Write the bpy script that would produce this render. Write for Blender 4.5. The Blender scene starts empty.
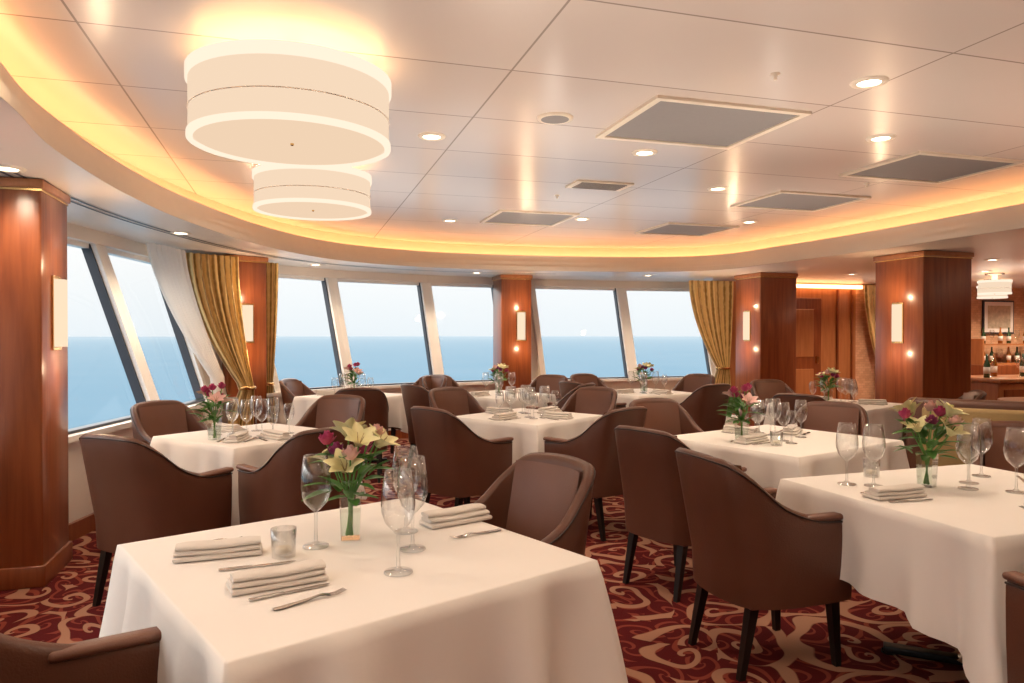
import bpy, bmesh, math, random
from mathutils import Vector, Matrix
random.seed(7)
D=bpy.data; S=bpy.context.scene; COL=S.collection
S.view_settings.view_transform='Standard'
S.view_settings.exposure=1.05
A0=math.radians(16.85); U=Vector((math.cos(A0),math.sin(A0),0)); V=Vector((-math.sin(A0),math.cos(A0),0))
ZS=2.30; ZC=2.66; ZSILL=.73; ZTOP=2.2
def UV(u,v,z=0): return U*u+V*v+Vector((0,0,z))

# ------------------------------------------------------------ materials
def nt(name):
    m=D.materials.new(name); m.use_nodes=True; t=m.node_tree
    return m,t,t.nodes['Principled BSDF'],t.nodes['Material Output']
def mat(name,c,r=.5,metal=0,var=.12,vs=8,bump=0,bs=60,coat=0,emit=None,es=0,sheen=0,sub=0,trans=0):
    m,t,b,o=nt(name); N=t.nodes; L=t.links
    tc=N.new('ShaderNodeTexCoord'); no=N.new('ShaderNodeTexNoise'); no.inputs['Scale'].default_value=vs; no.inputs['Detail'].default_value=4
    L.new(tc.outputs['Object'],no.inputs['Vector'])
    mx=N.new('ShaderNodeMix'); mx.data_type='RGBA'
    mx.inputs[6].default_value=(*[x*(1-var) for x in c],1); mx.inputs[7].default_value=(*[min(1,x*(1+var)) for x in c],1)
    L.new(no.outputs['Fac'],mx.inputs[0]); L.new(mx.outputs[2],b.inputs['Base Color'])
    b.inputs['Roughness'].default_value=r; b.inputs['Metallic'].default_value=metal
    b.inputs['Coat Weight'].default_value=coat; b.inputs['Coat Roughness'].default_value=.12
    b.inputs['Sheen Weight'].default_value=sheen
    if trans: b.inputs['Transmission Weight'].default_value=trans
    if emit: b.inputs['Emission Color'].default_value=(*emit,1); b.inputs['Emission Strength'].default_value=es
    if bump:
        n2=N.new('ShaderNodeTexNoise'); n2.inputs['Scale'].default_value=bs; n2.inputs['Detail'].default_value=3
        L.new(tc.outputs['Object'],n2.inputs['Vector'])
        bp=N.new('ShaderNodeBump'); bp.inputs['Strength'].default_value=bump; bp.inputs['Distance'].default_value=.01
        L.new(n2.outputs['Fac'],bp.inputs['Height']); L.new(bp.outputs['Normal'],b.inputs['Normal'])
    return m
def math_node(N,L,op,a,b=None,c=None):
    n=N.new('ShaderNodeMath'); n.operation=op
    for i,x in enumerate((a,b,c)):
        if x is None: continue
        if isinstance(x,(int,float)): n.inputs[i].default_value=x
        else: L.new(x,n.inputs[i])
    return n.outputs[0]
def wood(name,c1,c2,rough=.3):
    m,t,b,o=nt(name); N=t.nodes; L=t.links
    tc=N.new('ShaderNodeTexCoord'); mp=N.new('ShaderNodeMapping'); mp.inputs['Scale'].default_value=(9,9,.7)
    no=N.new('ShaderNodeTexNoise'); no.inputs['Scale'].default_value=2.2; no.inputs['Detail'].default_value=8; no.inputs['Distortion'].default_value=.6
    cr=N.new('ShaderNodeValToRGB'); cr.color_ramp.elements[0].color=(*c1,1); cr.color_ramp.elements[1].color=(*c2,1)
    cr.color_ramp.elements[0].position=.3; cr.color_ramp.elements[1].position=.7
    L.new(tc.outputs['Object'],mp.inputs['Vector']); L.new(mp.outputs[0],no.inputs['Vector']); L.new(no.outputs['Fac'],cr.inputs[0]); L.new(cr.outputs[0],b.inputs['Base Color'])
    b.inputs['Roughness'].default_value=rough; b.inputs['Coat Weight'].default_value=.4; b.inputs['Coat Roughness'].default_value=.15
    return m
def thin_glass(name,tint=(1,1,1),base=.04,edge=.7,pw=3):
    m=D.materials.new(name); m.use_nodes=True; t=m.node_tree; N=t.nodes; L=t.links
    N.remove(N['Principled BSDF']); o=N['Material Output']
    tr=N.new('ShaderNodeBsdfTransparent'); tr.inputs[0].default_value=(*tint,1)
    g=N.new('ShaderNodeBsdfGlossy'); g.inputs['Roughness'].default_value=.03
    f=N.new('ShaderNodeLayerWeight'); f.inputs[0].default_value=.5
    k=math_node(N,L,'ADD',math_node(N,L,'MULTIPLY',math_node(N,L,'POWER',f.outputs['Facing'],pw),edge),base)
    mx=N.new('ShaderNodeMixShader'); L.new(k,mx.inputs[0]); L.new(tr.outputs[0],mx.inputs[1]); L.new(g.outputs[0],mx.inputs[2]); L.new(mx.outputs[0],o.inputs[0])
    return m
def emis(name,c,s):
    m=D.materials.new(name); m.use_nodes=True; t=m.node_tree; N=t.nodes
    N.remove(N['Principled BSDF']); e=N.new('ShaderNodeEmission'); e.inputs[0].default_value=(*c,1); e.inputs[1].default_value=s
    t.links.new(e.outputs[0],N['Material Output'].inputs[0]); return m

M={}
M['leather']=mat('leather_brown',(.108,.040,.022),.38,var=.2,vs=6,bump=.15,bs=180)
M['leather_in']=mat('leather_brown_inner',(.155,.062,.036),.42,var=.15,vs=6,bump=.15,bs=180)
M['piping']=mat('leather_piping',(.03,.012,.008),.4)
M['leg']=mat('leg_black_wood',(.008,.006,.005),.35)
M['cloth']=mat('linen_white',(.80,.755,.705),.85,var=.02,vs=4,bump=.12,bs=14,sheen=.1)
M['napkin']=mat('napkin_linen',(.70,.645,.585),.9,var=.03,vs=20,bump=.3,bs=250)
M['chrome']=mat('chrome',(.75,.74,.72),.15,1,var=.02)
M['silver']=mat('silver',(.55,.52,.5),.25,1,var=.03)
M['blackmetal']=mat('black_metal',(.02,.02,.02),.4,.6)
M['wood']=wood('mahogany',(.19,.045,.014),(.31,.088,.028))
M['wood2']=wood('mahogany_light',(.36,.13,.045),(.48,.19,.07))
M['brass']=mat('brass',(.75,.5,.22),.25,1,var=.05)
M['cream']=mat('cream_paint',(.84,.77,.69),.45,var=.03,vs=3)
M['white']=mat('white_paint',(.92,.89,.85),.4,var=.02)
M['lip']=mat('cove_cream',(.88,.77,.62),.4,var=.03)
M['soffit']=mat('soffit_panel',(.82,.725,.64),.28,var=.03,vs=2)
M['dark']=mat('gasket_dark',(.035,.04,.055),.4)
M['grey']=mat('grille_grey',(.30,.28,.27),.6,var=.05,vs=40)
M['glass']=thin_glass('thin_glass',(.97,.98,.98),.09,.95,1.8)
M['pane']=thin_glass('window_pane',(.98,.99,1),.01,.25,5)
M['cove']=emis('cove_led',(1,.46,.19),3.5)
M['shade']=emis('lamp_shade_fabric',(1,.76,.55),.45)
M['shade_band']=emis('lamp_shade_band',(1,.82,.64),.54)
M['diff']=emis('lamp_diffuser',(1,.74,.52),.43)
M['top']=emis('lamp_top_glow',(1,.56,.26),2.4)
M['down']=emis('downlight_bulb',(1,.86,.65),6)
M['sconce']=emis('sconce_shade',(1,.76,.53),.50)
M['green']=mat('leaf_green',(.08,.22,.04),.5,var=.35,vs=30)
M['stem']=mat('stem_green',(.12,.30,.06),.5)
M['lily']=mat('lily_cream',(.80,.76,.42),.5,var=.08,vs=20)
M['pink']=mat('petal_pink',(.50,.05,.16),.5,var=.25,vs=30)
M['magenta']=mat('petal_purple',(.27,.03,.12),.5,var=.3,vs=30)
M['blush']=mat('petal_blush',(.80,.50,.45),.5,var=.15,vs=30)
M['candle']=mat('candle_wax',(.8,.68,.5),.6)
M['olive']=mat('banquette_olive',(.38,.26,.11),.55,var=.12,vs=10,bump=.2,bs=90)
M['water']=thin_glass('vase_water',(.90,.95,.91),.04,.3,3)
M['paper']=mat('picture_print',(.55,.45,.33),.6,var=.5,vs=14)
M['bottle']=mat('bottle_glass',(.03,.07,.03),.15,coat=.5)
M['amberb']=mat('bottle_amber',(.35,.12,.02),.2,coat=.5)
def brickwall():
    m,t,b,o=nt('amber_mosaic_wall'); N=t.nodes; L=t.links
    tc=N.new('ShaderNodeTexCoord'); br=N.new('ShaderNodeTexBrick'); mp=N.new('ShaderNodeMapping'); mp.inputs['Rotation'].default_value=(math.pi/2,0,0)
    br.inputs['Color1'].default_value=(.72,.42,.25,1); br.inputs['Color2'].default_value=(.60,.32,.18,1); br.inputs['Mortar'].default_value=(.46,.27,.16,1); br.inputs['Scale'].default_value=6; br.inputs['Mortar Size'].default_value=.01
    L.new(tc.outputs['Object'],mp.inputs[0]); L.new(mp.outputs[0],br.inputs['Vector']); L.new(br.outputs['Color'],b.inputs['Base Color']); b.inputs['Roughness'].default_value=.6; return m
M['orange']=brickwall()
def curtain_mat():
    m,t,b,o=nt('curtain_gold'); N=t.nodes; L=t.links
    tc=N.new('ShaderNodeTexCoord'); w=N.new('ShaderNodeTexWave'); w.inputs['Scale'].default_value=1.0; w.wave_type='BANDS'; w.bands_direction='X'
    uvn=N.new('ShaderNodeUVMap'); mp=N.new('ShaderNodeMapping'); mp.inputs['Scale'].default_value=(5,1,1); L.new(uvn.outputs[0],mp.inputs[0]); L.new(mp.outputs[0],w.inputs['Vector'])
    w.inputs['Distortion'].default_value=.5
    v=N.new('ShaderNodeTexVoronoi'); v.inputs['Scale'].default_value=14; L.new(tc.outputs['Object'],v.inputs['Vector'])
    a=math_node(N,L,'ADD',w.outputs['Fac'],math_node(N,L,'MULTIPLY',v.outputs['Distance'],.45))
    cr=N.new('ShaderNodeValToRGB'); e=cr.color_ramp.elements; e[0].position=.3; e[0].color=(.36,.21,.05,1); e[1].position=.75; e[1].color=(.86,.64,.28,1)
    L.new(a,cr.inputs[0]); L.new(cr.outputs[0],b.inputs['Base Color']); b.inputs['Roughness'].default_value=.45; b.inputs['Sheen Weight'].default_value=.4
    return m
M['curtain']=curtain_mat()
def sheer_mat():
    m=D.materials.new('sheer_white'); m.use_nodes=True; t=m.node_tree; N=t.nodes; L=t.links; N.remove(N['Principled BSDF'])
    a=N.new('ShaderNodeBsdfTransparent'); d=N.new('ShaderNodeBsdfDiffuse'); d.inputs[0].default_value=(.9,.86,.8,1); tl=N.new('ShaderNodeBsdfTranslucent'); tl.inputs[0].default_value=(.95,.9,.85,1)
    m1=N.new('ShaderNodeMixShader'); m1.inputs[0].default_value=.5; L.new(d.outputs[0],m1.inputs[1]); L.new(tl.outputs[0],m1.inputs[2])
    m2=N.new('ShaderNodeMixShader'); m2.inputs[0].default_value=.85; L.new(a.outputs[0],m2.inputs[1]); L.new(m1.outputs[0],m2.inputs[2]); L.new(m2.outputs[0],N['Material Output'].inputs[0]); return m
M['sheer']=sheer_mat()
def ceil_mat():
    m,t,b,o=nt('ceiling_panels'); N=t.nodes; L=t.links
    tc=N.new('ShaderNodeTexCoord'); mp=N.new('ShaderNodeMapping'); mp.inputs['Rotation'].default_value=(0,0,-A0); mp.inputs['Location'].default_value=(-.98,-.2,0)
    br=N.new('ShaderNodeTexBrick'); br.offset=0; br.squash=1
    br.inputs['Color1'].default_value=(.78,.68,.605,1); br.inputs['Color2'].default_value=(.74,.64,.57,1); br.inputs['Mortar'].default_value=(.38,.31,.26,1)
    br.inputs['Scale'].default_value=1; br.inputs['Mortar Size'].default_value=.006; br.inputs['Brick Width'].default_value=1.8; br.inputs['Row Height'].default_value=.76; br.inputs['Mortar Smooth'].default_value=.3
    L.new(tc.outputs['Object'],mp.inputs[0]); L.new(mp.outputs[0],br.inputs['Vector']); L.new(br.outputs['Color'],b.inputs['Base Color'])
    b.inputs['Roughness'].default_value=.24; b.inputs['Specular IOR Level'].default_value=.8
    return m
M['ceil']=ceil_mat()
def carpet():
    m,t,b,o=nt('carpet_scroll'); N=t.nodes; L=t.links
    tc=N.new('ShaderNodeTexCoord'); no=N.new('ShaderNodeTexNoise'); no.inputs['Scale'].default_value=2.2; no.inputs['Detail'].default_value=1
    L.new(tc.outputs['Object'],no.inputs['Vector'])
    vm=N.new('ShaderNodeVectorMath'); vm.operation='MULTIPLY_ADD'; L.new(no.outputs['Color'],vm.inputs[0]); vm.inputs[1].default_value=(.35,.35,0); L.new(tc.outputs['Object'],vm.inputs[2])
    def layer(scale,k,arms,lo,hi,seed):
        of=N.new('ShaderNodeVectorMath'); of.operation='ADD'; L.new(vm.outputs[0],of.inputs[0]); of.inputs[1].default_value=(seed,seed*.7,0)
        v=N.new('ShaderNodeTexVoronoi'); v.voronoi_dimensions='2D'; v.inputs['Scale'].default_value=scale; v.inputs['Randomness'].default_value=.75; L.new(of.outputs[0],v.inputs['Vector'])
        sb=N.new('ShaderNodeVectorMath'); sb.operation='SUBTRACT'; L.new(of.outputs[0],sb.inputs[0]); L.new(v.outputs['Position'],sb.inputs[1])
        sp=N.new('ShaderNodeSeparateXYZ'); L.new(sb.outputs[0],sp.inputs[0])
        r=math_node(N,L,'SQRT',math_node(N,L,'ADD',math_node(N,L,'MULTIPLY',sp.outputs[0],sp.outputs[0]),math_node(N,L,'MULTIPLY',sp.outputs[1],sp.outputs[1])))
        an=math_node(N,L,'ARCTAN2',sp.outputs[1],sp.outputs[0])
        sc=N.new('ShaderNodeSeparateColor'); L.new(v.outputs['Color'],sc.inputs[0])
        ph=math_node(N,L,'MULTIPLY',sc.outputs[0],6.28)
        sgn=math_node(N,L,'SUBTRACT',math_node(N,L,'MULTIPLY',math_node(N,L,'GREATER_THAN',sc.outputs[1],.5),2),1)
        x=math_node(N,L,'ADD',math_node(N,L,'ADD',math_node(N,L,'MULTIPLY',an,arms),ph),math_node(N,L,'MULTIPLY',math_node(N,L,'MULTIPLY',math_node(N,L,'POWER',r,.7),k),sgn))
        s=math_node(N,L,'SINE',x)
        mr=N.new('ShaderNodeMapRange'); mr.inputs[1].default_value=lo; mr.inputs[2].default_value=hi; L.new(s,mr.inputs[0])
        return mr.outputs[0]
    a=layer(2.6,34,1,.50,.66,0); a2=layer(4.6,48,2,.62,.78,3.3)
    m1=N.new('ShaderNodeMix'); m1.data_type='RGBA'; m1.inputs[6].default_value=(.095,.007,.008,1); m1.inputs[7].default_value=(.24,.045,.028,1); L.new(a2,m1.inputs[0])
    m2=N.new('ShaderNodeMix'); m2.data_type='RGBA'; L.new(a,m2.inputs[0]); L.new(m1.outputs[2],m2.inputs[6]); m2.inputs[7].default_value=(.40,.20,.125,1)
    fb=N.new('ShaderNodeTexNoise'); fb.inputs['Scale'].default_value=260; L.new(tc.outputs['Object'],fb.inputs['Vector'])
    L.new(m2.outputs[2],b.inputs['Base Color']); b.inputs['Roughness'].default_value=.95; b.inputs['Specular IOR Level'].default_value=.15
    bp=N.new('ShaderNodeBump'); bp.inputs['Strength'].default_value=.4; bp.inputs['Distance'].default_value=.01; L.new(fb.outputs['Fac'],bp.inputs['Height']); L.new(bp.outputs[0],b.inputs['Normal'])
    return m
M['carpet']=carpet()
def sea():
    m,t,b,o=nt('sea_water'); N=t.nodes; L=t.links
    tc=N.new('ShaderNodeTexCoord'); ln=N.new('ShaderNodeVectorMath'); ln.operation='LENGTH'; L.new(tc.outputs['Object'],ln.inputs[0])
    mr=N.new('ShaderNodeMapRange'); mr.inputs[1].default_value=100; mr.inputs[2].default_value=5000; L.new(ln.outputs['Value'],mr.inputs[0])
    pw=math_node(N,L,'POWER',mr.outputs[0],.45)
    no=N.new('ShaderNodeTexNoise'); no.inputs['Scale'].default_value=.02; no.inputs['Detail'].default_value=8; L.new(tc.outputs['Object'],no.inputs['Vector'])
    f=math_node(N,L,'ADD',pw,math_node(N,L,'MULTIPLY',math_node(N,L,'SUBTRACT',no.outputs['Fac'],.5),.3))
    mx=N.new('ShaderNodeMix'); mx.data_type='RGBA'; mx.inputs[6].default_value=(.070,.125,.170,1); mx.inputs[7].default_value=(.150,.188,.215,1); L.new(f,mx.inputs[0])  # paler far colour paints distance haze into the water
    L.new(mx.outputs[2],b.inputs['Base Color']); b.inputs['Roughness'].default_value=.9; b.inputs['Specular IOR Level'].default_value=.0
    return m
M['sea']=sea()

# ------------------------------------------------------------ mesh builder
class MB:
    def __init__(s): s.v=[]; s.f=[]; s.m=[]; s.sm=[]; s.mats=[]; s.T=Matrix.Identity(4); s.uv={}
    def mi(s,k):
        if k not in s.mats: s.mats.append(k)
        return s.mats.index(k)
    def add(s,vs,fs,k,smooth=False):
        o=len(s.v); i=s.mi(k)
        for p in vs: s.v.append(s.T@Vector(p))
        for f in fs: s.f.append(tuple(o+a for a in f)); s.m.append(i); s.sm.append(smooth)
    def box(s,c,d,k,rot=None,bev=0,seg=2):
        bm=bmesh.new(); bmesh.ops.create_cube(bm,size=1)
        for v in bm.verts: v.co=Vector((v.co.x*d[0],v.co.y*d[1],v.co.z*d[2]))
        if bev: bmesh.ops.bevel(bm,geom=bm.edges[:],offset=bev,segments=seg,profile=.5,affect='EDGES')
        R=rot if rot is not None else Matrix.Identity(3); bm.verts.ensure_lookup_table()
        s.add([R@v.co+Vector(c) for v in bm.verts],[[v.index for v in f.verts] for f in bm.faces],k,bev>0 and seg>1); bm.free()
    def prism(s,a,b,k):
        n=len(a); s.add(list(a)+list(b),[(i,(i+1)%n,n+(i+1)%n,n+i) for i in range(n)]+[tuple(range(n))[::-1],tuple(range(n,2*n))],k)
    def lathe(s,prof,k,n=20,c=(0,0,0),smooth=True,a0=0,a1=2*math.pi):
        full=abs(a1-a0-2*math.pi)<1e-6; m=n if full else n+1; vs=[]; fs=[]
        for i in range(m):
            a=a0+(a1-a0)*i/n
            for r,z in prof: vs.append((c[0]+r*math.cos(a),c[1]+r*math.sin(a),c[2]+z))
        P=len(prof)
        for i in range(n):
            j=(i+1)%m
            for q in range(P-1): fs.append((i*P+q,j*P+q,j*P+q+1,i*P+q+1))
        s.add(vs,fs,k,smooth)
    def disc(s,c,r,k,n=24,up=True):
        vs=[(c[0]+r*math.cos(2*math.pi*i/n),c[1]+r*math.sin(2*math.pi*i/n),c[2]) for i in range(n)]
        s.add(vs,[tuple(range(n)) if up else tuple(range(n))[::-1]],k)
    def tube(s,pts,r,k,n=6,r2=None):
        pts=[Vector(p) for p in pts]; vs=[]; fs=[]; L=len(pts)
        for i,p in enumerate(pts):
            t=(pts[min(i+1,L-1)]-pts[max(i-1,0)]).normalized(); a=t.orthogonal().normalized() if abs(t.z)<.99 else Vector((1,0,0)); b=t.cross(a)
            rr=r if r2 is None else r+(r2-r)*i/(L-1)
            for q in range(n):
                w=2*math.pi*q/n; vs.append(p+a*rr*math.cos(w)+b*rr*math.sin(w))
        for i in range(L-1):
            for q in range(n): fs.append((i*n+q,i*n+(q+1)%n,(i+1)*n+(q+1)%n,(i+1)*n+q))
        fs.append(tuple(range(n))[::-1]); fs.append(tuple(range((L-1)*n,L*n)))
        s.add(vs,fs,k,True)
    def grid(s,rows,k,closed=False,smooth=True):
        R=len(rows); C=len(rows[0]); vs=[p for r in rows for p in r]; fs=[]
        for i in range(R-1):
            for j in range(C if closed else C-1): fs.append((i*C+j,i*C+(j+1)%C,(i+1)*C+(j+1)%C,(i+1)*C+j))
        s.add(vs,fs,k,smooth)
    def mesh(s,name):
        me=D.meshes.new(name); me.from_pydata([tuple(v) for v in s.v],[],s.f)
        for k in s.mats: me.materials.append(M[k])
        for p,i,sm in zip(me.polygons,s.m,s.sm): p.material_index=i; p.use_smooth=sm
        me.update(); return me
    def obj(s,name,loc=(0,0,0),ang=0):
        return place(s.mesh(name),name,loc,ang)
def place(me,name,loc=(0,0,0),ang=0):
    o=D.objects.new(name,me); COL.objects.link(o); o.location=loc; o.rotation_euler=(0,0,math.radians(ang)); return o
def catmull(P,n,closed=False):
    P=[Vector(p) for p in P]; out=[]; L=len(P); R=L if closed else L-1
    for i in range(R):
        if closed: a,b,c,d=P[(i-1)%L],P[i],P[(i+1)%L],P[(i+2)%L]
        else: a,b,c,d=P[max(i-1,0)],P[i],P[i+1],P[min(i+2,L-1)]
        for q in range(n):
            t=q/n; out.append(.5*((2*b)+(c-a)*t+(2*a-5*b+4*c-d)*t*t+(3*b-a-3*c+d)*t**3))
    if not closed: out.append(P[-1])
    return out
def Rz(a): return Matrix.Rotation(a,3,'Z')

# ------------------------------------------------------------ room shell
sill=[(-1.55,-2.6),(-2.0,-.9),(-2.32,.7),(-2.65,2.2),(-2.93,3.6),(-3.05,4.75),(-3.1,6.2),(-3.2,7.5),(-2.85,8.55),(-2.15,9.45),(-1.05,10.25),(-.02,10.72),(.42,10.9),(1.9,11.38),(3.3,11.68)]
sill=[Vector((a,b,0)) for a,b in sill]
nr=[]
for i,p in enumerate(sill):
    t=(sill[min(i+1,len(sill)-1)]-sill[max(i-1,0)]).normalized(); nr.append(Vector((-t.y,t.x,0)))
TILT=.5
top=[p+n*(TILT*(ZTOP-ZSILL)/1.47) for p,n in zip(sill,nr)]
outer_bot=[p+n*.12 for p,n in zip(sill,nr)]
corner1=UV(14.5,10.2); right=[corner1,Vector((14.7,1.33,0)),Vector((13.5,-2.9,0))]
def poly(name,pts,z,k,flip=False,holes=None):
    bm=bmesh.new(); loops=[pts]+(holes or [])
    es=[]
    for lp in loops:
        vs=[bm.verts.new((p.x,p.y,z)) for p in lp]
        for i in range(len(vs)): es.append(bm.edges.new((vs[i],vs[(i+1)%len(vs)])))
    bmesh.ops.triangle_fill(bm,edges=es,use_beauty=True,use_dissolve=False)
    for f in bm.faces:
        f.normal_update()
        if (f.normal.z<0)!=flip: f.normal_flip()
    me=D.meshes.new(name); bm.to_mesh(me); bm.free(); me.materials.append(M[k]); return place(me,name)
poly('floor',outer_bot+right,0,'carpet')
covepts=[(-1.88,2.64),(-2.17,3.43),(-2.42,4.6),(-2.52,5.8),(-2.42,7.3),(-2.02,8.5),(-1.2,9.3),(-.16,9.75),(1.2,10.0),(2.3,10.0),(2.85,9.65),(3.2,8.9),(3.69,7.64),(4.2,5.9),(4.7,4),(4.8,1.5),(3.6,-.6),(1.2,-1.4),(-.6,-.7),(-1.45,1.1)]
cv=catmull([(a,b,0) for a,b in covepts],8,True)
CN=[]
for i in range(len(cv)):
    t=(cv[(i+1)%len(cv)]-cv[i-1]).normalized(); CN.append(Vector((-t.y,t.x,0)))
if (cv[0]+CN[0]-Vector((1,4,0))).length<(cv[0]-Vector((1,4,0))).length: CN=[-n for n in CN]
soff_out=[p+n*.12 for p,n in zip(top,nr)]
poly('ceiling_soffit',soff_out+right,ZS,'soffit',True,[[p+n*.002 for p,n in zip(cv,CN)]])
poly('ceiling',[p+n*.27 for p,n in zip(cv,CN)],ZC,'ceil',True)
poly('ceiling_deck',soff_out+right,ZC+.12,'white',True)
b=MB()
prof=[(0,ZS),(0,ZS+.06),(.035,ZS+.065),(.035,ZS+.13),(.075,ZS+.135),(.075,ZS+.215),(.10,ZS+.215),(.10,ZS+.15),(.27,ZS+.15),(.27,ZC)]
rows=[[p+n*o+Vector((0,0,z)) for p,n in zip(cv,CN)] for o,z in prof]
b.grid(rows,'lip',True,False)
b.obj('trim_cove_molding')
b=MB(); rows=[[p+n*o+Vector((0,0,z)) for p,n in zip(cv,CN)] for o,z in [(.14,ZS+.155),(.14,ZS+.17),(.23,ZS+.17),(.23,ZS+.155)]]
b.grid(rows,'cove',True,False); b.obj('cove_light_strip')
b=MB(); b.box(UV(8.2,10.12,2.24),(2.3,.05,.06),'cove',Rz(A0)); b.obj('cove_light_strip')
b=MB(); sec=range(0,62)
for o in (.38,.44):
    rows=[[cv[i%len(cv)]+CN[i%len(cv)]*(o+w)+Vector((0,0,ZS-.004)) for i in sec] for w in (0,.022)]
    b.grid(rows,'dark',False,False)
b.obj('trim_linear_diffuser')

Z=Vector((0,0,1))
b=MB()
for i in range(len(sill)-1):
    p,q=sill[i],sill[i+1]; n0,n1=nr[i],nr[i+1]
    b.prism([p,q,q+n1*.12,p+n0*.12],[p+Z*(ZSILL-.03),q+Z*(ZSILL-.03),q+n1*.12+Z*(ZSILL-.03),p+n0*.12+Z*(ZSILL-.03)],'cream')
    b.prism([p-n0*.03,q-n1*.03,q,p],[p-n0*.03+Z*.12,q-n1*.03+Z*.12,q+Z*.12,p+Z*.12],'wood')
b.obj('wall_window_parapet')
b=MB()
for i in range(len(sill)-1):
    p,q=sill[i],sill[i+1]; n0,n1=nr[i],nr[i+1]
    lo=[p-n0*.10,q-n1*.10,q+n1*.13,p+n0*.13]
    b.prism([a+Z*(ZSILL-.03) for a in lo],[a+Z*(ZSILL+.01) for a in lo],'white')
b.obj('trim_window_sill')
b=MB()
for i in range(len(sill)-1):
    p,q=top[i],top[i+1]; n0,n1=nr[i],nr[i+1]
    lo=[p-n0*.10,q-n1*.10,q+n1*.10,p+n0*.10]
    b.prism([a+Z*(ZTOP-.01) for a in lo],[a+Z*(ZC+.1) for a in lo],'cream')
b.obj('wall_window_header')
solid={7,11}
wn=1
for i in range(len(sill)-1):
    p,q=sill[i],sill[i+1]; tp,tq=top[i],top[i+1]; b=MB()
    P0,Q0,P1,Q1=p+Z*ZSILL,q+Z*ZSILL,tp+Z*ZTOP,tq+Z*ZTOP
    t=(q-p).normalized(); nn=Vector((-t.y,t.x,0))
    if i in solid:
        b.prism([P0,Q0,Q0+nn*.05,P0+nn*.05],[P1,Q1,Q1+nn*.05,P1+nn*.05],'cream'); b.obj('wall_pier'); continue
    def bar(a0,a1,w0,w1,d0,d1,k):
        b.prism([a0+t*w0+nn*d0,a0+t*w1+nn*d0,a0+t*w1+nn*d1,a0+t*w0+nn*d1],[a1+t*w0+nn*d0,a1+t*w1+nn*d0,a1+t*w1+nn*d1,a1+t*w0+nn*d1],k)
    bar(P0,P1,0,.085,-.07,.05,'white'); bar(Q0,Q1,-.085,0,-.07,.05,'white')
    bar(P0,P1,.085,.100,-.03,.05,'dark'); bar(Q0,Q1,-.100,-.085,-.03,.05,'dark')
    b.prism([P0-nn*.03,Q0-nn*.03,Q0+nn*.05,P0+nn*.05],[x+Z*.03 for x in (P0-nn*.03,Q0-nn*.03,Q0+nn*.05,P0+nn*.05)],'dark')
    b.prism([x-Z*.05 for x in (P1-nn*.03,Q1-nn*.03,Q1+nn*.05,P1+nn*.05)],[P1-nn*.03,Q1-nn*.03,Q1+nn*.05,P1+nn*.05],'white')
    b.add([P0+nn*.02,Q0+nn*.02,Q1+nn*.02,P1+nn*.02],[(0,1,2,3)],'pane')
    b.obj('window_%d'%wn); wn+=1
def wall(name,p,q,k,z1=ZC+.1,th=.1):
    t=(q-p).normalized(); L=(q-p).length
    b=MB(); b.box((L/2,th/2,z1/2),(L,th,z1),k); return b.obj(name,p,math.degrees(math.atan2(t.y,t.x)))
e0=sill[-1]; w1=UV(9.3,10.2)
wall('wall_front_wood',e0,w1,'wood2'); wall('wall_front_amber',w1,corner1,'orange')
wall('wall_right',corner1,right[1],'orange'); wall('wall_rear_right',right[1],right[2],'wood2'); wall('wall_rear',right[2],sill[0],'cream')
b=MB()
for u in [7.2,8.9,9.2]:
    p=UV(u,10.17); b.box(p+Z*1.1,(.03,.03,2.2),'wood',Rz(A0))
b.obj('trim_wall_panelling')
b=MB(); b.box(UV(8.05,10.15,1.02),(.95,.05,2.04),'wood',Rz(A0),bev=.004,seg=1)
for z,h in ((1.45,.8),(.5,.7)):
    b.box(UV(8.05,10.115,z),(.62,.02,h),'wood2',Rz(A0),bev=.006,seg=1)
b.box(UV(8.42,10.10,1.0),(.03,.05,.12),'brass',Rz(A0)); b.obj('door_1')

# ------------------------------------------------------------ pillars with sconces
def pillar(c,w,ang,sc=None):
    b=MB()
    b.box((0,0,ZS/2),(w,w,ZS),'wood',bev=.012)
    b.box((0,0,.06),(w+.03,w+.03,.12),'wood',bev=.006)
    b.box((0,0,ZS-.03),(w+.03,w+.03,.05),'wood2',bev=.006)
    b.box((0,0,ZS-.065),(w+.008,w+.008,.012),'brass')
    b.obj('pillar',(c[0],c[1],0),ang)
    for (dx,dy,rot) in (sc or []):
        b=MB(); R=.062
        b.lathe([(R,-.2),(R,.2)],'sconce',16,a0=-math.pi/2,a1=math.pi/2)
        b.lathe([(0,-.2),(R,-.2)],'sconce',16,a0=-math.pi/2,a1=math.pi/2); b.lathe([(0,.2),(R,.2)],'sconce',16,a0=-math.pi/2,a1=math.pi/2)
        b.box((.004,0,0),(.012,.15,.44),'brass')
        v=Rz(math.radians(ang))@Vector((dx,dy,0)); b.obj('wall_sconce',(c[0]+v.x,c[1]+v.y,1.55),ang+rot)
        l=D.lights.new('sconce_glow','POINT'); l.energy=2.6; l.color=(1,.68,.40); l.shadow_soft_size=0.0; l.specular_factor=0
        f=Rz(math.radians(ang+rot))@Vector((.24,0,0)); 
        for dz in (.33,-.33):
            o=D.objects.new('sconce_glow',l); COL.objects.link(o); o.location=(c[0]+v.x+f.x,c[1]+v.y+f.y,1.55+dz)
AD=16.85
pillar((-2.96,4.22),.5,AD,[(.25,.0,0)])
pillar((-3.1,8.15),.46,-45,[(.23,.0,0)])
pillar((.0,10.72),.46,AD,[(.07,-.23,-90)])
pillar((3.68,10.46),.6,AD,[(-.30,.0,180)])
pillar((4.48,7.87),.65,AD,[(-.325,.0,180)])
pillar((9.6,6.5),.65,AD)

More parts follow.
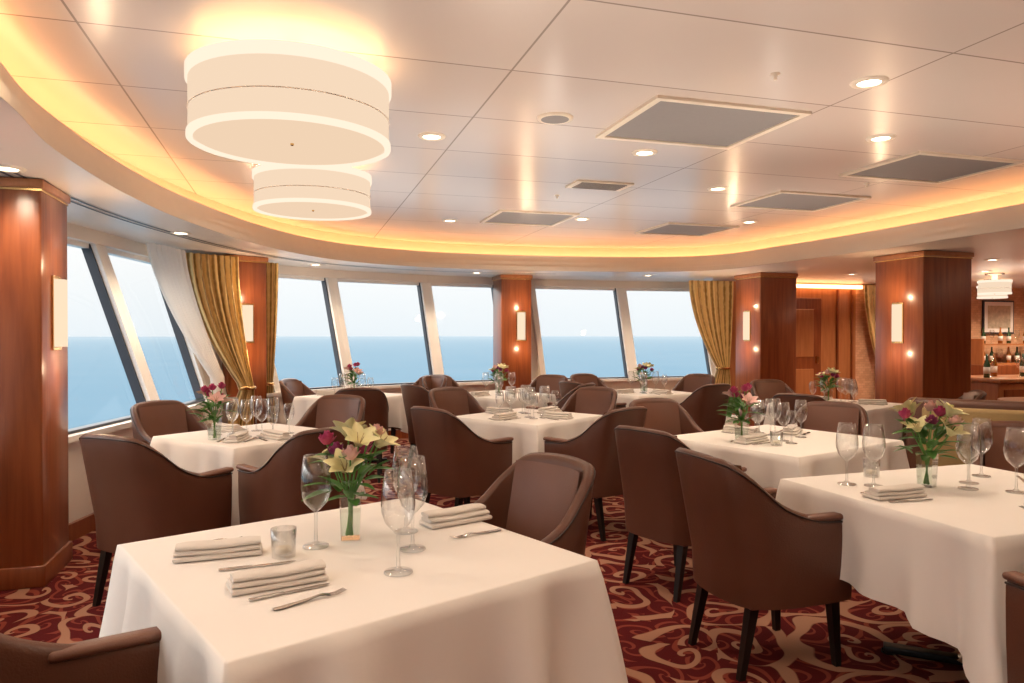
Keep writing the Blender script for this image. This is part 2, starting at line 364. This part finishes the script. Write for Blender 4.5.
# ------------------------------------------------------------ curtains
def curtain(name,p,q,tie,z_tie,k='curtain',wt=.12,zt=2.27,bot=.02,wb=.3,folds=7,pw=1.8):
    p=Vector((*p,0)); q=Vector((*q,0)); tie=Vector((*tie,0)); d=(q-p); w=d.length; t=d.normalized(); n=Vector((-t.y,t.x,0)); mid=(p+q)/2
    b=MB(); NZ=28; NX=folds*8; rows=[]
    for i in range(NZ+1):
        z=zt+(bot-zt)*i/NZ
        if z>z_tie: f=(zt-z)/(zt-z_tie); g=f**pw; c=mid.lerp(tie,g); ww=w*(1-g)+wt*g
        else: f=(z_tie-z)/(z_tie-bot); g=math.sin(min(1,f*1.3)*math.pi/2); c=tie.lerp(tie+(mid-tie)*.25,g); ww=wt*(1-g)+wb*g
        rows.append([c+t*ww*(j/NX-.5)+n*(.035*math.sin(j/NX*folds*2*math.pi))+Z*z for j in range(NX+1)])
    b.grid(rows,k)
    if k=='curtain': b.tube([tie+t*wt*.55*math.cos(a)+n*.06*math.sin(a)+Z*z_tie for a in [i*math.pi/6 for i in range(13)]],.022,'brass')
    o=b.obj(name); me=o.data; uvl=me.uv_layers.new(name='UVMap')
    for li,lp in enumerate(me.loops):
        vi=lp.vertex_index
        if vi<(NZ+1)*(NX+1): uvl.data[li].uv=((vi%(NX+1))/NX,(vi//(NX+1))/NZ)
    return o
curtain('curtain',(-3.36,7.4),(-2.98,7.85),(-2.86,7.77),.85,wt=.14,wb=.32)
curtain('curtain',(-2.93,8.35),(-2.78,8.55),(-2.85,8.4),.85,wt=.1,wb=.2,folds=4)
curtain('sheer_curtain',(-3.33,6.6),(-3.31,7.25),(-3.02,7.42),.95,'sheer',wb=.22,wt=.18,pw=1.4)
curtain('curtain',(2.75,11.2),(3.5,11.4),(3.3,11.25),.9,wt=.2,wb=.4,folds=9)
curtain('curtain',tuple(UV(9.3,10.0)[:2]),tuple(UV(9.9,10.0)[:2]),tuple(UV(9.75,10.0)[:2]),.9,wt=.3,wb=.35)

# ------------------------------------------------------------ ceiling fixtures
def cpanel(u0,u1,v0,v1):
    b=MB(); c=UV((u0+u1)/2,(v0+v1)/2,ZC); w,h=u1-u0,v1-v0
    for sx in (-1,1): b.box((sx*(w/2-.02),0,-.008),(.04,h,.016),'lip')
    for sy in (-1,1): b.box((0,sy*(h/2-.02),-.008),(w-.08,.04,.016),'lip')
    b.box((0,0,-.004),(w-.08,h-.08,.006),'grey')
    b.obj('ceiling_vent_panel',c,AD)
for a in [(1.8,2.75,3.35,4.15),(4.03,5.0,3.85,4.6),(4.0,4.95,5.25,6.0),(1.95,2.8,6.85,7.65),(3.95,4.85,7.1,7.9)]: cpanel(*a)
b=MB(); b.box((0,0,-.006),(.5,.28,.012),'lip',bev=.003,seg=1)
for i in range(6): b.box((0,-.1+i*.04,-.014),(.4,.014,.006),'grey')
b.obj('air_vent',UV(2.42,5.5,ZC),AD)
b=MB(); b.lathe([(0.08,-.012),(.1,-.010),(.105,0)],'lip',24); b.disc((0,0,-.012),.08,'grey',24,False); b.obj('ceiling_speaker',(.245,4.12,ZC))
dm=MB(); dm.lathe([(.055,-.002),(.057,-.010),(.082,-.008),(.088,0)],'lip',24); dm.disc((0,0,-.004),.054,'down',20,False); dmesh=dm.mesh('downlight')
def dl(x,y,z,w=22,light=True):
    place(dmesh,'downlight',(x,y,z))
    if light:
        l=D.lights.new('downlight_beam','SPOT'); l.energy=w; l.spot_size=math.radians(140); l.spot_blend=1; l.color=(1,.80,.59); l.shadow_soft_size=.06
        o=D.objects.new('downlight_beam',l); COL.objects.link(o); o.location=(x,y,z-.03)
PW=22  # lists below mix real downlights with extra ones added as general fill
for x,y in [(1.75,3.54),(-1.6,2.45),(2.32,4.54),(1.74,6.1),(-.67,7.8),(.3,1.5),(2.4,1.0),(-.5,4.5),(.75,7.7),(.9,4.9),(3.3,2.6),(2.6,7.9),(-.3,-.2),(1.6,-.3)]: dl(x,y,ZC,PW)
for x,y in [(-2.66,3.8),(5.6,8.4),(5.3,5.5),(5.8,3),(-2.1,.5)]: dl(x,y,ZS,PW*.8)
for x,y in [(-2.85,6.2),(-2.45,9.0),(-.5,10.15),(2.0,10.6)]: dl(x,y,ZS,PW*1.3)  # added downlights, stronger, as fill near the windows
for x,y in [(4.9,10.4),(6.0,11.3),(6.5,9.9),(7.6,8.0),(8.4,9.6),(8.0,11.8),(9.6,12.6),(10.6,10),(8.9,12.2),(7.4,9.0)]: dl(x,y,ZS,PW*2.5)  # added downlights to brighten the bar area and wood wall
for x,y,z,e in [(.2,2.0,1.3,24),(1.9,1.6,1.3,19),(.0,4.4,1.3,24),(1.6,4.0,1.3,21),(3.3,4.0,1.3,17),(.4,6.9,1.3,24),(2.4,6.6,1.3,21),(-1.2,6.0,1.3,20),(.6,8.8,1.3,20),(-.8,.2,1.3,18),(6.2,6.5,1.0,26),(7,9.0,1.2,30),(-2.2,8.6,1.2,12),(2.8,9.8,1.2,12),(6.2,10.8,1.2,22),(9.2,11.2,1.2,22),(-2.2,3.3,1.2,8)]:
    l=D.lights.new('ceiling_fill_spot','SPOT'); l.energy=e; l.spot_size=math.radians(150); l.spot_blend=1; l.color=(1,.87,.74); l.shadow_soft_size=0; l.specular_factor=0  # added spots without fixtures, aimed up to brighten the ceiling
    o=D.objects.new('ceiling_fill_spot',l); COL.objects.link(o); o.location=(x,y,z); o.rotation_euler=(math.pi,0,0)
sp=MB(); sp.lathe([(0,-.028),(.008,-.028),(.008,-.008),(.022,-.004),(.024,0)],'lip',12); spm=sp.mesh('sprinkler')
for x,y in [(1.25,3.43),(2.9,5.9),(.4,6.4)]: place(spm,'sprinkler',(x,y,ZC))

def drum(x,y,r,z0,z1,zc,name='drum_pendant_lamp'):
    b=MB(); h=z1-z0
    b.lathe([(r,z0+.022),(r,z0+h*.40)],'shade',64); b.lathe([(r,z0+h*.41),(r,z1-h*.17)],'shade',64)
    for z in (z0+h*.405,): b.lathe([(r+.001,z-.0025),(r+.003,z),(r+.001,z+.0025)],'lip',64)
    b.lathe([(r-.02,z0),(r+.008,z0),(r+.008,z0+.022),(r,z0+.022)],'shade_band',64,smooth=False)
    b.lathe([(r,z1-h*.17),(r+.012,z1-h*.17),(r+.012,z1),(r-.02,z1)],'shade_band',64,smooth=False)
    b.lathe([(0,z0+.012),(r-.02,z0+.012)],'diff',64,smooth=False)
    b.lathe([(0,z1-.02),(r-.02,z1-.02)],'top',64,smooth=False)
    b.lathe([(.008,z0+.004),(.0,z0)],'brass',16); b.lathe([(.008,z0+.004),(.008,z0+.012)],'brass',16)
    b.lathe([(.04,z1-.02),(.04,zc-.02),(.12,zc-.02),(.12,zc)],'chrome',24)
    b.obj(name,(x,y,0))
drum(-.99,3.25,.43,2.27,2.57,ZC)
drum(-1.42,5.15,.40,2.30,2.56,ZC)
drum(-.55,.7,.43,2.27,2.57,ZC)
drum(6.9,10.3,.2,2.0,2.2,ZS); drum(7.6,11.4,.2,2.0,2.2,ZS)

# ------------------------------------------------------------ chair
def chair_mesh():
    b=MB(); b.T=Matrix.Diagonal((.92,.87,1,1))
    half=[(.27,-.275,.655),(.16,-.285,.66),(.04,-.288,.675),(-.08,-.285,.73),(-.175,-.262,.835),(-.235,-.215,.902),(-.262,-.12,.918),(-.272,0,.922)]
    pts=half+[(x,-y,z) for x,y,z in half[-2::-1]]
    cp=catmull(pts,5); rows=[]; t=.052; pip=[]
    L=len(cp)
    for i,p in enumerate(cp):
        a=cp[max(i-1,0)]; c=cp[min(i+1,L-1)]; tg=(Vector((c.x-a.x,c.y-a.y,0))).normalized(); n=Vector((tg.y,-tg.x,0))
        if n.dot(Vector((p.x,p.y,0)))<0: n=-n
        zt=p.z; back=max(0,min(1,(.05-p.x)/.3))
        row=[]
        for o,z in [(.5,.30),(.5,.45),(.5,zt-.16 if zt>.75 else zt-.08),(.5,zt-.03),(.38,zt-.009),(0,zt),(-.38,zt-.009),(-.5,zt-.03),(-.5,zt-.16 if zt>.75 else zt-.08),(-.5,.42),(-.5,.30)]:
            sh=-max(0,z-.42)*.22*back
            q=Vector((p.x,p.y,0))+n*(o*t); row.append(Vector((q.x+sh,q.y*(1-.10*(1-min(1,z/.5))),z)))
        rows.append(row); pip.append(row[3]+n*.001+Vector((0,0,.012)))
    b.grid(rows,'leather')
    b.tube(pip,.0045,'piping',5)
    b.add(rows[0],[tuple(range(len(rows[0])))],'leather'); b.add(rows[-1],[tuple(range(len(rows[-1])))[::-1]],'leather')
    pr=[]
    for iz in range(8):
        z=.44+(.885-.44)*iz/7; r=[]
        for iy in range(11):
            s=iy/5-1; y=s*.215; x=-.225+.05*abs(s)**3*1.0-max(0,z-.42)*.22+.022*(1-abs(s)**4)*(1-abs(iz/3.5-1)**4); r.append(Vector((x+.004,y,z)))
        pr.append(r)
    b.grid(pr,'leather_in')
    b.box((.02,0,.415),(.50,.485,.11),'leather_in',bev=.035,seg=3)
    b.box((.0,0,.325),(.48,.50,.07),'leather',bev=.012)
    for s in (-1,1):
        b.box((.13,s*.283,.66),(.30,.066,.026),'leather_in',bev=.012)
    for sx,sy in ((.225,.215),(.225,-.215),(-.20,.20),(-.20,-.20)):
        dx=.02 if sx>0 else -.07; w=.024; w2=.015
        tp=[Vector((sx+a*w,sy+c*w,.31)) for a,c in ((-1,-1),(1,-1),(1,1),(-1,1))]
        bt=[Vector((sx+dx+a*w2,sy*1.05+c*w2,0)) for a,c in ((-1,-1),(1,-1),(1,1),(-1,1))]
        b.prism(bt,tp,'leg')
    return b.mesh('dining_chair')
CH=chair_mesh()
chairs=[(-.95,1.5,33),(-.05,2.77,221),(1.12,3.2,18),(1.87,2.08,102),(2.80,3.85,247),
(.96,4.12,38),(1.22,5.38,290),(2.22,5.12,235),
(-1.92,3.93,68),(-1.22,4.16,135),(-2.42,5.3,330),(-1.5,5.7,255),
(-.36,5.26,46),(.60,5.26,132),(.64,6.68,235),(-.42,6.65,310),
(-1.5,7.12,100),(-2.25,8.2,350),(-1.15,8.7,235),
(-.78,7.55,40),(.35,8.8,240),(-.75,8.8,310),(.5,7.65,150),
(1.95,7.7,120),(.9,8.0,35),(1.1,9.1,305),(2.2,9.05,225),
(2.66,6.4,48),(2.95,7.8,285),(3.9,6.6,160)]
for x,y,a in chairs: place(CH,'dining_chair',(x,y,0),a)

# ------------------------------------------------------------ table
def table_mesh(sx,sy,d=.33,seed=0):
    rnd=random.Random(seed); b=MB(); zt=.75
    C=[(sx/2,-sy/2),(sx/2,sy/2),(-sx/2,sy/2),(-sx/2,-sy/2)]; pts=[]
    for k in range(4):
        a=Vector((*C[k],0)); c=Vector((*C[(k+1)%4],0)); ln=(c-a).length; t=(c-a)/ln; n=Vector((t.y,-t.x,0))
        dA=(Vector((C[k][0]/abs(C[k][0]),C[k][1]/abs(C[k][1]),0))).normalized(); c2=C[(k+1)%4]; dB=(Vector((c2[0]/abs(c2[0]),c2[1]/abs(c2[1]),0))).normalized()
        h=[0,.012,.03,.05,.075,.10,.13,.16,.19,.22,.26,.30,.34,.38,.42,.46,.5,.54]; h=[s for s in h if s<ln/2-.01]; ss=h+[ln/2]+[ln-s for s in h[:0:-1]]
        for s in ss:
            dist=min(s,ln-s); dd=dA if s<ln/2 else dB; w=max(0,1-dist/.10)**.8; nv=(n*(1-w)+dd*w).normalized()
            pts.append((a+t*s,nv,dist,s+k*1.37))
    ph=rnd.random()*6; rows=[[Vector((p.x*.985,p.y*.985,zt)) for p,_,_,_ in pts],[p+Vector((0,0,zt-.002)) for p,_,_,_ in pts]]
    NL=10
    for j in range(1,NL+1):
        f=j/NL; row=[]
        for p,n,dist,s in pts:
            cn=max(0,1-dist/.33)**1.3; hang=d*(1+.42*cn+.03*math.sin(s*7+ph))
            mid=min(1,dist/.2)
            off=.004+f*(.014+.10*math.exp(-(dist/.075)**2)-.05*math.exp(-((dist-.16)/.05)**2)+.04*math.exp(-((dist-.27)/.05)**2)+mid*(.018*math.sin(s*23+ph)+.012*math.sin(s*11+ph*2)))
            off+= .010*math.sin(f*math.pi)*math.sin(s*13+ph)
            row.append(p+n*off+Vector((0,0,zt-.004-hang*f)))
        rows.append(row)
    b.grid(rows,'cloth',True)
    b.add(rows[0],[tuple(range(len(rows[0])))],'cloth')
    b.box((0,0,zt-.025),(sx*.96,sy*.96,.03),'blackmetal')
    b.lathe([(.035,.03),(.035,zt-.04)],'chrome',20); b.lathe([(.035,.06),(.07,.04),(.09,.03)],'chrome',20)
    for k in range(4):
        R=Rz(math.pi/4+k*math.pi/2); b.box(R@Vector((.18,0,.022)),(.36,.06,.03),'blackmetal',R,bev=.006)
        b.lathe([(0,0),(.03,0),(.03,.012)],'blackmetal',10,c=tuple(R@Vector((.34,0,0))))
    return b.mesh('dining_table')
TM={}
def table(x,y,ang,sx,sy,d=.33):
    k=(sx,sy,d)
    if k not in TM: TM[k]=table_mesh(sx,sy,d,len(TM))
    place(TM[k],'dining_table',(x,y,0),ang)
def glass_mesh(h,r,name):
    b=MB(); st=h*.40
    pr=[(0,.004),(.034,.003),(.036,.001),(.034,.005),(.012,.008),(.005,.016),(.0042,st*.6),(.005,st-.004),(.014,st+.004),(r*.75,st+.022),(r*.97,st+.048),(r,st+.065),(r*.96,st+.09),(r*.76,h),(r*.74,h)]
    b.lathe(pr,'glass',28); return b.mesh(name)
G1=glass_mesh(.245,.042,'wine_glass'); G2=glass_mesh(.205,.035,'wine_glass')
def fork_mesh():
    b=MB(); hw=[(0,.008),(.02,.010),(.09,.006),(.12,.0045),(.135,.008),(.15,.0115)]
    zz=[.004,.003,.006,.010,.009,.005]
    top=[]; 
    for (x,w),z in zip(hw,zz): top.append([Vector((x,-w,z)),Vector((x,0,z+.0015)),Vector((x,w,z))])
    b.grid(top,'silver'); b.grid([[v-Vector((0,0,.0025)) for v in r][::-1] for r in top],'silver')
    for i in range(4):
        y=-.009+i*.006; b.tube([(.148,y,.004),(.17,y,.003),(.195,y,.008)],.0018,'silver',5,.0009)
    return b.mesh('fork')
def knife_mesh():
    b=MB(); b.box((.045,0,.004),(.09,.012,.006),'silver',bev=.002)
    bl=[(.09,-.006),(.16,-.010),(.20,-.008),(.212,.0),(.20,.005),(.09,.005)]
    b.prism([Vector((x,y,.003)) for x,y in bl],[Vector((x,y,.0045)) for x,y in bl],'silver'); return b.mesh('table_knife')
FK=fork_mesh(); KN=knife_mesh()
def napkin_mesh():
    b=MB(); b.box((0,0,.009),(.25,.10,.014),'napkin',bev=.006,seg=3)
    def fold(y0,y1,z0,z1,x0,x1):
        rows=[]
        for i in range(9):
            f=i/8; x=x0+(x1-x0)*f; e=.85 if i in (0,8) else 1; r=[]
            for q in range(20):
                a=2*math.pi*q/20; cy=math.copysign(abs(math.cos(a))**.7,math.cos(a)); cz=math.copysign(abs(math.sin(a))**.7,math.sin(a))
                r.append(Vector((x,(y0+y1)/2+cy*(y1-y0)/2*e,(z0+z1)/2+cz*(z1-z0)/2*e+.0015*math.sin(f*9))))
            rows.append(r)
        b.grid(rows,'napkin',True); b.add(rows[0],[tuple(range(20))],'napkin'); b.add(rows[-1],[tuple(range(20))[::-1]],'napkin')
    fold(-.048,.040,.015,.032,-.122,.118); fold(-.044,.020,.030,.048,-.118,.120)
    return b.mesh('folded_napkin')
NP=napkin_mesh()
def votive_mesh():
    b=MB(); b.lathe([(0,.004),(.030,.004),(.034,.0),(.038,.085),(.036,.085),(.031,.012),(0,.012)],'glass',24); b.lathe([(0,.013),(.024,.013),(.024,.028),(0,.028)],'candle',16)
    return b.mesh('votive_glass')
VT=votive_mesh()
def petal(b,base,dirv,up,L,w,curl,k,seg=6):
    d=dirv.normalized(); s=d.cross(up).normalized(); rows=[]
    for i in range(seg+1):
        f=i/seg; ww=w*math.sin(math.pi*min(.97,.12+f*.86))**.8; c=base+d*L*f+up*(curl*L*f*f)
        rows.append([c-s*ww+up*ww*.35,c-s*ww*.5+up*ww*.08,c,c+s*ww*.5+up*ww*.08,c+s*ww+up*ww*.35])
    b.grid(rows,k)
def bouquet(seed,n_lily=4,n_pink=6,scale=1.0,lk='lily'):
    b=MB(); r=random.Random(seed); b.T=Matrix.Scale(scale,4)
    w=.034; hh=.15
    lo=[Vector((a*w*.85,c*w*.85,.002)) for a,c in ((-1,-1),(1,-1),(1,1),(-1,1))]; hi=[Vector((a*w,c*w,hh)) for a,c in ((-1,-1),(1,-1),(1,1),(-1,1))]
    b.add(lo+hi,[(0,1,5,4),(1,2,6,5),(2,3,7,6),(3,0,4,7),(3,2,1,0)],'glass')
    lo2=[v*.9+Z*.004 for v in lo]; hi2=[Vector((v.x*.9,v.y*.9,.09)) for v in hi]
    b.add(lo2+hi2,[(0,1,5,4),(1,2,6,5),(2,3,7,6),(3,0,4,7),(4,5,6,7)],'water')
    def stem(h):
        b.tube([Vector((-h.x*.12+r.uniform(-.01,.01),-h.y*.12,.012)),Vector((h.x*.12,h.y*.12,.14)),Vector((h.x*.6,h.y*.6,h.z*.75)),h],.0028,'stem',5)
    for i in range(n_lily):
        a=2*math.pi*i/n_lily+r.uniform(-.4,.4); R=r.uniform(.05,.095); h=Vector((R*math.cos(a),R*math.sin(a),r.uniform(.22,.32))); stem(h)
        ax=(Vector((h.x*4,h.y*4,.55))).normalized(); o1=ax.orthogonal().normalized(); o2=ax.cross(o1)
        for q in range(6):
            w2=q*math.pi/3+r.uniform(-.1,.1); out=(o1*math.cos(w2)+o2*math.sin(w2)); dd=ax*.9+out*.7
            petal(b,h,dd,(ax-out*.9).normalized(),.08,.023,-.25,lk)
        for q in range(4):
            w2=q*1.57; b.tube([h,h+ax*.045+(o1*math.cos(w2)+o2*math.sin(w2))*.014],.0012,'olive',4)
    for i in range(n_pink):
        a=2*math.pi*(i+.5)/n_pink+r.uniform(-.5,.5); R=r.uniform(.04,.12); h=Vector((R*math.cos(a),R*math.sin(a),r.uniform(.25,.35))); stem(h)
        k=r.choice(['pink','magenta','blush','pink']); rr=.024
        for L in range(3):
            for q in range(5):
                w2=q*2*math.pi/5+L*.6; out=Vector((math.cos(w2),math.sin(w2),0)); base=h+out*rr*.15*(L+1)
                petal(b,base,(Z+out*(.25+.35*L)),(-out+Z*.3).normalized(),.045-.004*L,.018,.12,k,4)
    for i in range(40):
        a=r.uniform(0,6.28); out=Vector((math.cos(a),math.sin(a),0)); base=out*r.uniform(.01,.07)+Z*r.uniform(.13,.27)
        petal(b,base,out+Z*r.uniform(-.2,1.3),(Z-out*.5).normalized(),r.uniform(.06,.11),r.uniform(.012,.024),-.2,'green',6)
    return b.mesh('flower_vase')
F1=bouquet(1,6,6,1.02); F2=bouquet(5,3,6,.95); F3=bouquet(9,3,5,.95,'blush')
TZ=.751
def setting(x,y,ang,full=True,g=True):
    R=Rz(math.radians(ang)); f=R@Vector((1,0,0)); l=R@Vector((0,1,0)); p=Vector((x,y,TZ))
    place(NP,'folded_napkin',p,ang+4)
    place(FK,'fork',p+l*.09-f*.09,ang); place(KN,'table_knife',p-l*.085-f*.1,ang)
    if g:
        place(G1,'wine_glass',p+f*.20-l*.09); place(G2,'wine_glass',p+f*.15-l*.18); place(G1,'wine_glass',p+f*.19+l*.10)
tables=[
 (-1.75,4.87,55,.9,.9,F3,[90,135,-35],(-.15,-.28)),
 (.13,5.97,50,.9,.9,None,[50,140,230,320],(0,0)),
 (-1.75,7.98,60,.9,.9,F3,[100,350],(0,0)),
 (-.15,8.15,45,.9,.9,F2,[45,225],(0,0)),
 (1.55,8.45,30,.9,.9,F2,[120,30],(0,0)),
 (3.2,7.05,40,.95,.95,F2,[50,280,160],(-.1,0)),
 (1.74,4.66,35,1.12,1.0,F3,[35,235,305],(-.3,-.15)),
]
for x,y,a,sx,sy,fl,st,fo in tables:
    table(x,y,a,sx,sy)
    if fl: place(fl,'flower_vase',(x+fo[0],y+fo[1],TZ),a)
    for q in st:
        c,s=math.cos(math.radians(q)),math.sin(math.radians(q)); k=.30
        setting(x-c*k,y-s*k,q)
place(VT,'votive_glass',(1.6,4.35,TZ)); 
table(1.99,3.06,19,1.20,1.04,.36)
place(F1,'flower_vase',(1.83,3.17,TZ),40); place(VT,'votive_glass',(1.70,3.40,TZ))
setting(1.58,2.97,14,g=False); setting(2.08,2.70,105,g=False); setting(2.42,3.26,247,g=False)
for x,y in [(1.50,3.22),(1.60,3.18),(1.98,3.12),(2.06,3.24),(2.14,3.05),(2.28,3.02),(2.22,3.4)]: place(G1,'wine_glass',(x,y,TZ)).scale=(1.12,1.12,1.12)
table(-.505,2.22,39,1.08,1.08,.36)
place(F1,'flower_vase',(-.53,2.36,TZ),10)
for x,y in [(-.62,2.27),(-.32,2.02),(-.31,2.24),(-.36,2.44)]: place(G1,'wine_glass',(x,y,TZ)).scale=(1.15,1.15,1.18)
place(VT,'votive_glass',(-.69,2.17,TZ))
place(NP,'folded_napkin',(-.89,2.18,TZ),20); place(NP,'folded_napkin',(-.63,1.93,TZ),30); place(NP,'folded_napkin',(-.2,2.57,TZ),215)
place(FK,'fork',(-1.06,2.27,TZ),24); place(KN,'table_knife',(-.83,2.03,TZ),24)
place(FK,'fork',(-.58,1.74,TZ),42); place(FK,'fork',(-.04,2.46,TZ),215); place(KN,'table_knife',(-.66,1.80,TZ),36)

# ------------------------------------------------------------ upholstered partition
b=MB()
b.box((1.1,0,.5),(2.2,.12,1.0),'leather',bev=.035,seg=3)
for i in range(3):
    b.box((.42+i*.68,-.07,.70),(.66,.07,.50),'olive',bev=.025,seg=3); b.box((.42+i*.68,-.07,.26),(.66,.07,.36),'olive',bev=.025,seg=3)
b.obj('upholstered_partition',(2.66,4.85,0),-30)

# ------------------------------------------------------------ buffet counter and background
b=MB(); b.box((0,0,.42),(2.6,.6,.84),'wood2',bev=.01,seg=1); b.box((0,0,.87),(2.7,.7,.05),'wood2',bev=.01)
for i in range(4): b.box((-.95+i*.63,-.305,.45),(.54,.02,.62),'wood',bev=.005,seg=1)
b.obj('buffet_counter',(7.0,9.3,0),AD)
def bottle(k):
    bt=MB(); bt.lathe([(0,0),(.035,0),(.036,.16),(.014,.22),(.013,.29),(0,.29)],k,12); bt.lathe([(.0365,.05),(.0368,.05),(.0368,.13),(.0365,.13)],'napkin',12); return bt.mesh('wine_bottle')
BT=bottle('bottle'); BA=bottle('amberb')
for i in range(14): 
    p=Vector((7.0,9.3,.896))+U*(-1.25+i*.18)+V*(.1*(i%3)-.1)
    m_=(BT,G1,BA,G1)[i%4]; place(m_,'wine_glass' if m_ is G1 else 'wine_bottle',p)
b=MB()
for z in (.9,1.25): b.box((0,0,z),(2.3,.28,.03),'wood2')
b.box((0,0,.45),(2.4,.4,.88),'wood',bev=.01,seg=1)
for s in (-1.15,1.15): b.box((s,0,1.1),(.04,.3,.5),'wood2')
b.obj('back_bar_shelf',UV(12.8,9.9),AD)
for i in range(11):
    for z in (.916,1.266):
        m_=(BT,G1,BA)[(i+int(z*3))%3]; place(m_,'wine_glass' if m_ is G1 else 'wine_bottle',UV(11.8+i*.2,9.88,z))
b=MB(); b.lathe([(0,.72),(.45,.72),(.45,.76),(0,.76)],'wood2',32,smooth=False); b.lathe([(.04,.02),(.04,.72)],'brass',16); b.lathe([(0,0),(.25,0),(.25,.02),(.05,.04)],'brass',24); b.obj('side_table',(5.4,7.2,0))
def picture(u,w,h,z=1.5):
    b=MB(); b.box((0,0,0),(w,.03,h),'dark',bev=.004); b.box((0,-.017,0),(w-.06,.006,h-.06),'white'); b.box((0,-.021,0),(w-.2,.004,h-.2),'paper'); b.obj('framed_picture',UV(u,10.17,z),AD)
picture(12.5,.75,.62,1.75); picture(13.65,.7,.62,1.75)
b=MB(); b.lathe([(0,0),(.11,0),(.14,.3),(.125,.3),(.12,.26),(0,.26)],'white',20); r=random.Random(4)
for i in range(40):
    a=r.uniform(0,6.28); out=Vector((math.cos(a),math.sin(a),0)); petal(b,out*.04+Z*.26,out*.25+Z*r.uniform(.8,2.5),(Z-out).normalized(),r.uniform(.3,.5),.03,-.2,'green',6)
b.obj('potted_plant',(3.0,10.0,.0))

# ------------------------------------------------------------ sea, sky, camera, light
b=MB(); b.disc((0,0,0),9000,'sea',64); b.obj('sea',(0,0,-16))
w=D.worlds.new('World'); S.world=w; w.use_nodes=True; N=w.node_tree.nodes; L=w.node_tree.links
bg=N['Background']; tc=N.new('ShaderNodeTexCoord'); sx=N.new('ShaderNodeSeparateXYZ'); L.new(tc.outputs['Generated'],sx.inputs[0])
cr=N.new('ShaderNodeValToRGB'); e=cr.color_ramp.elements; e[0].position=0; e[0].color=(.185,.198,.205,1); e[1].position=.13; e[1].color=(.225,.222,.215,1)
e2=cr.color_ramp.elements.new(.40); e2.color=(1,.98,.95,1)
L.new(sx.outputs[2],cr.inputs[0]); L.new(cr.outputs[0],bg.inputs[0]); bg.inputs[1].default_value=2.3
cam=D.cameras.new('Camera'); co=D.objects.new('Camera',cam); COL.objects.link(co); S.camera=co
cam.sensor_width=36; cam.lens=720/1024*36; cam.clip_end=20000; cam.clip_start=.05
co.location=(0,0,1.42); co.rotation_euler=(math.radians(90-.52),0,0)
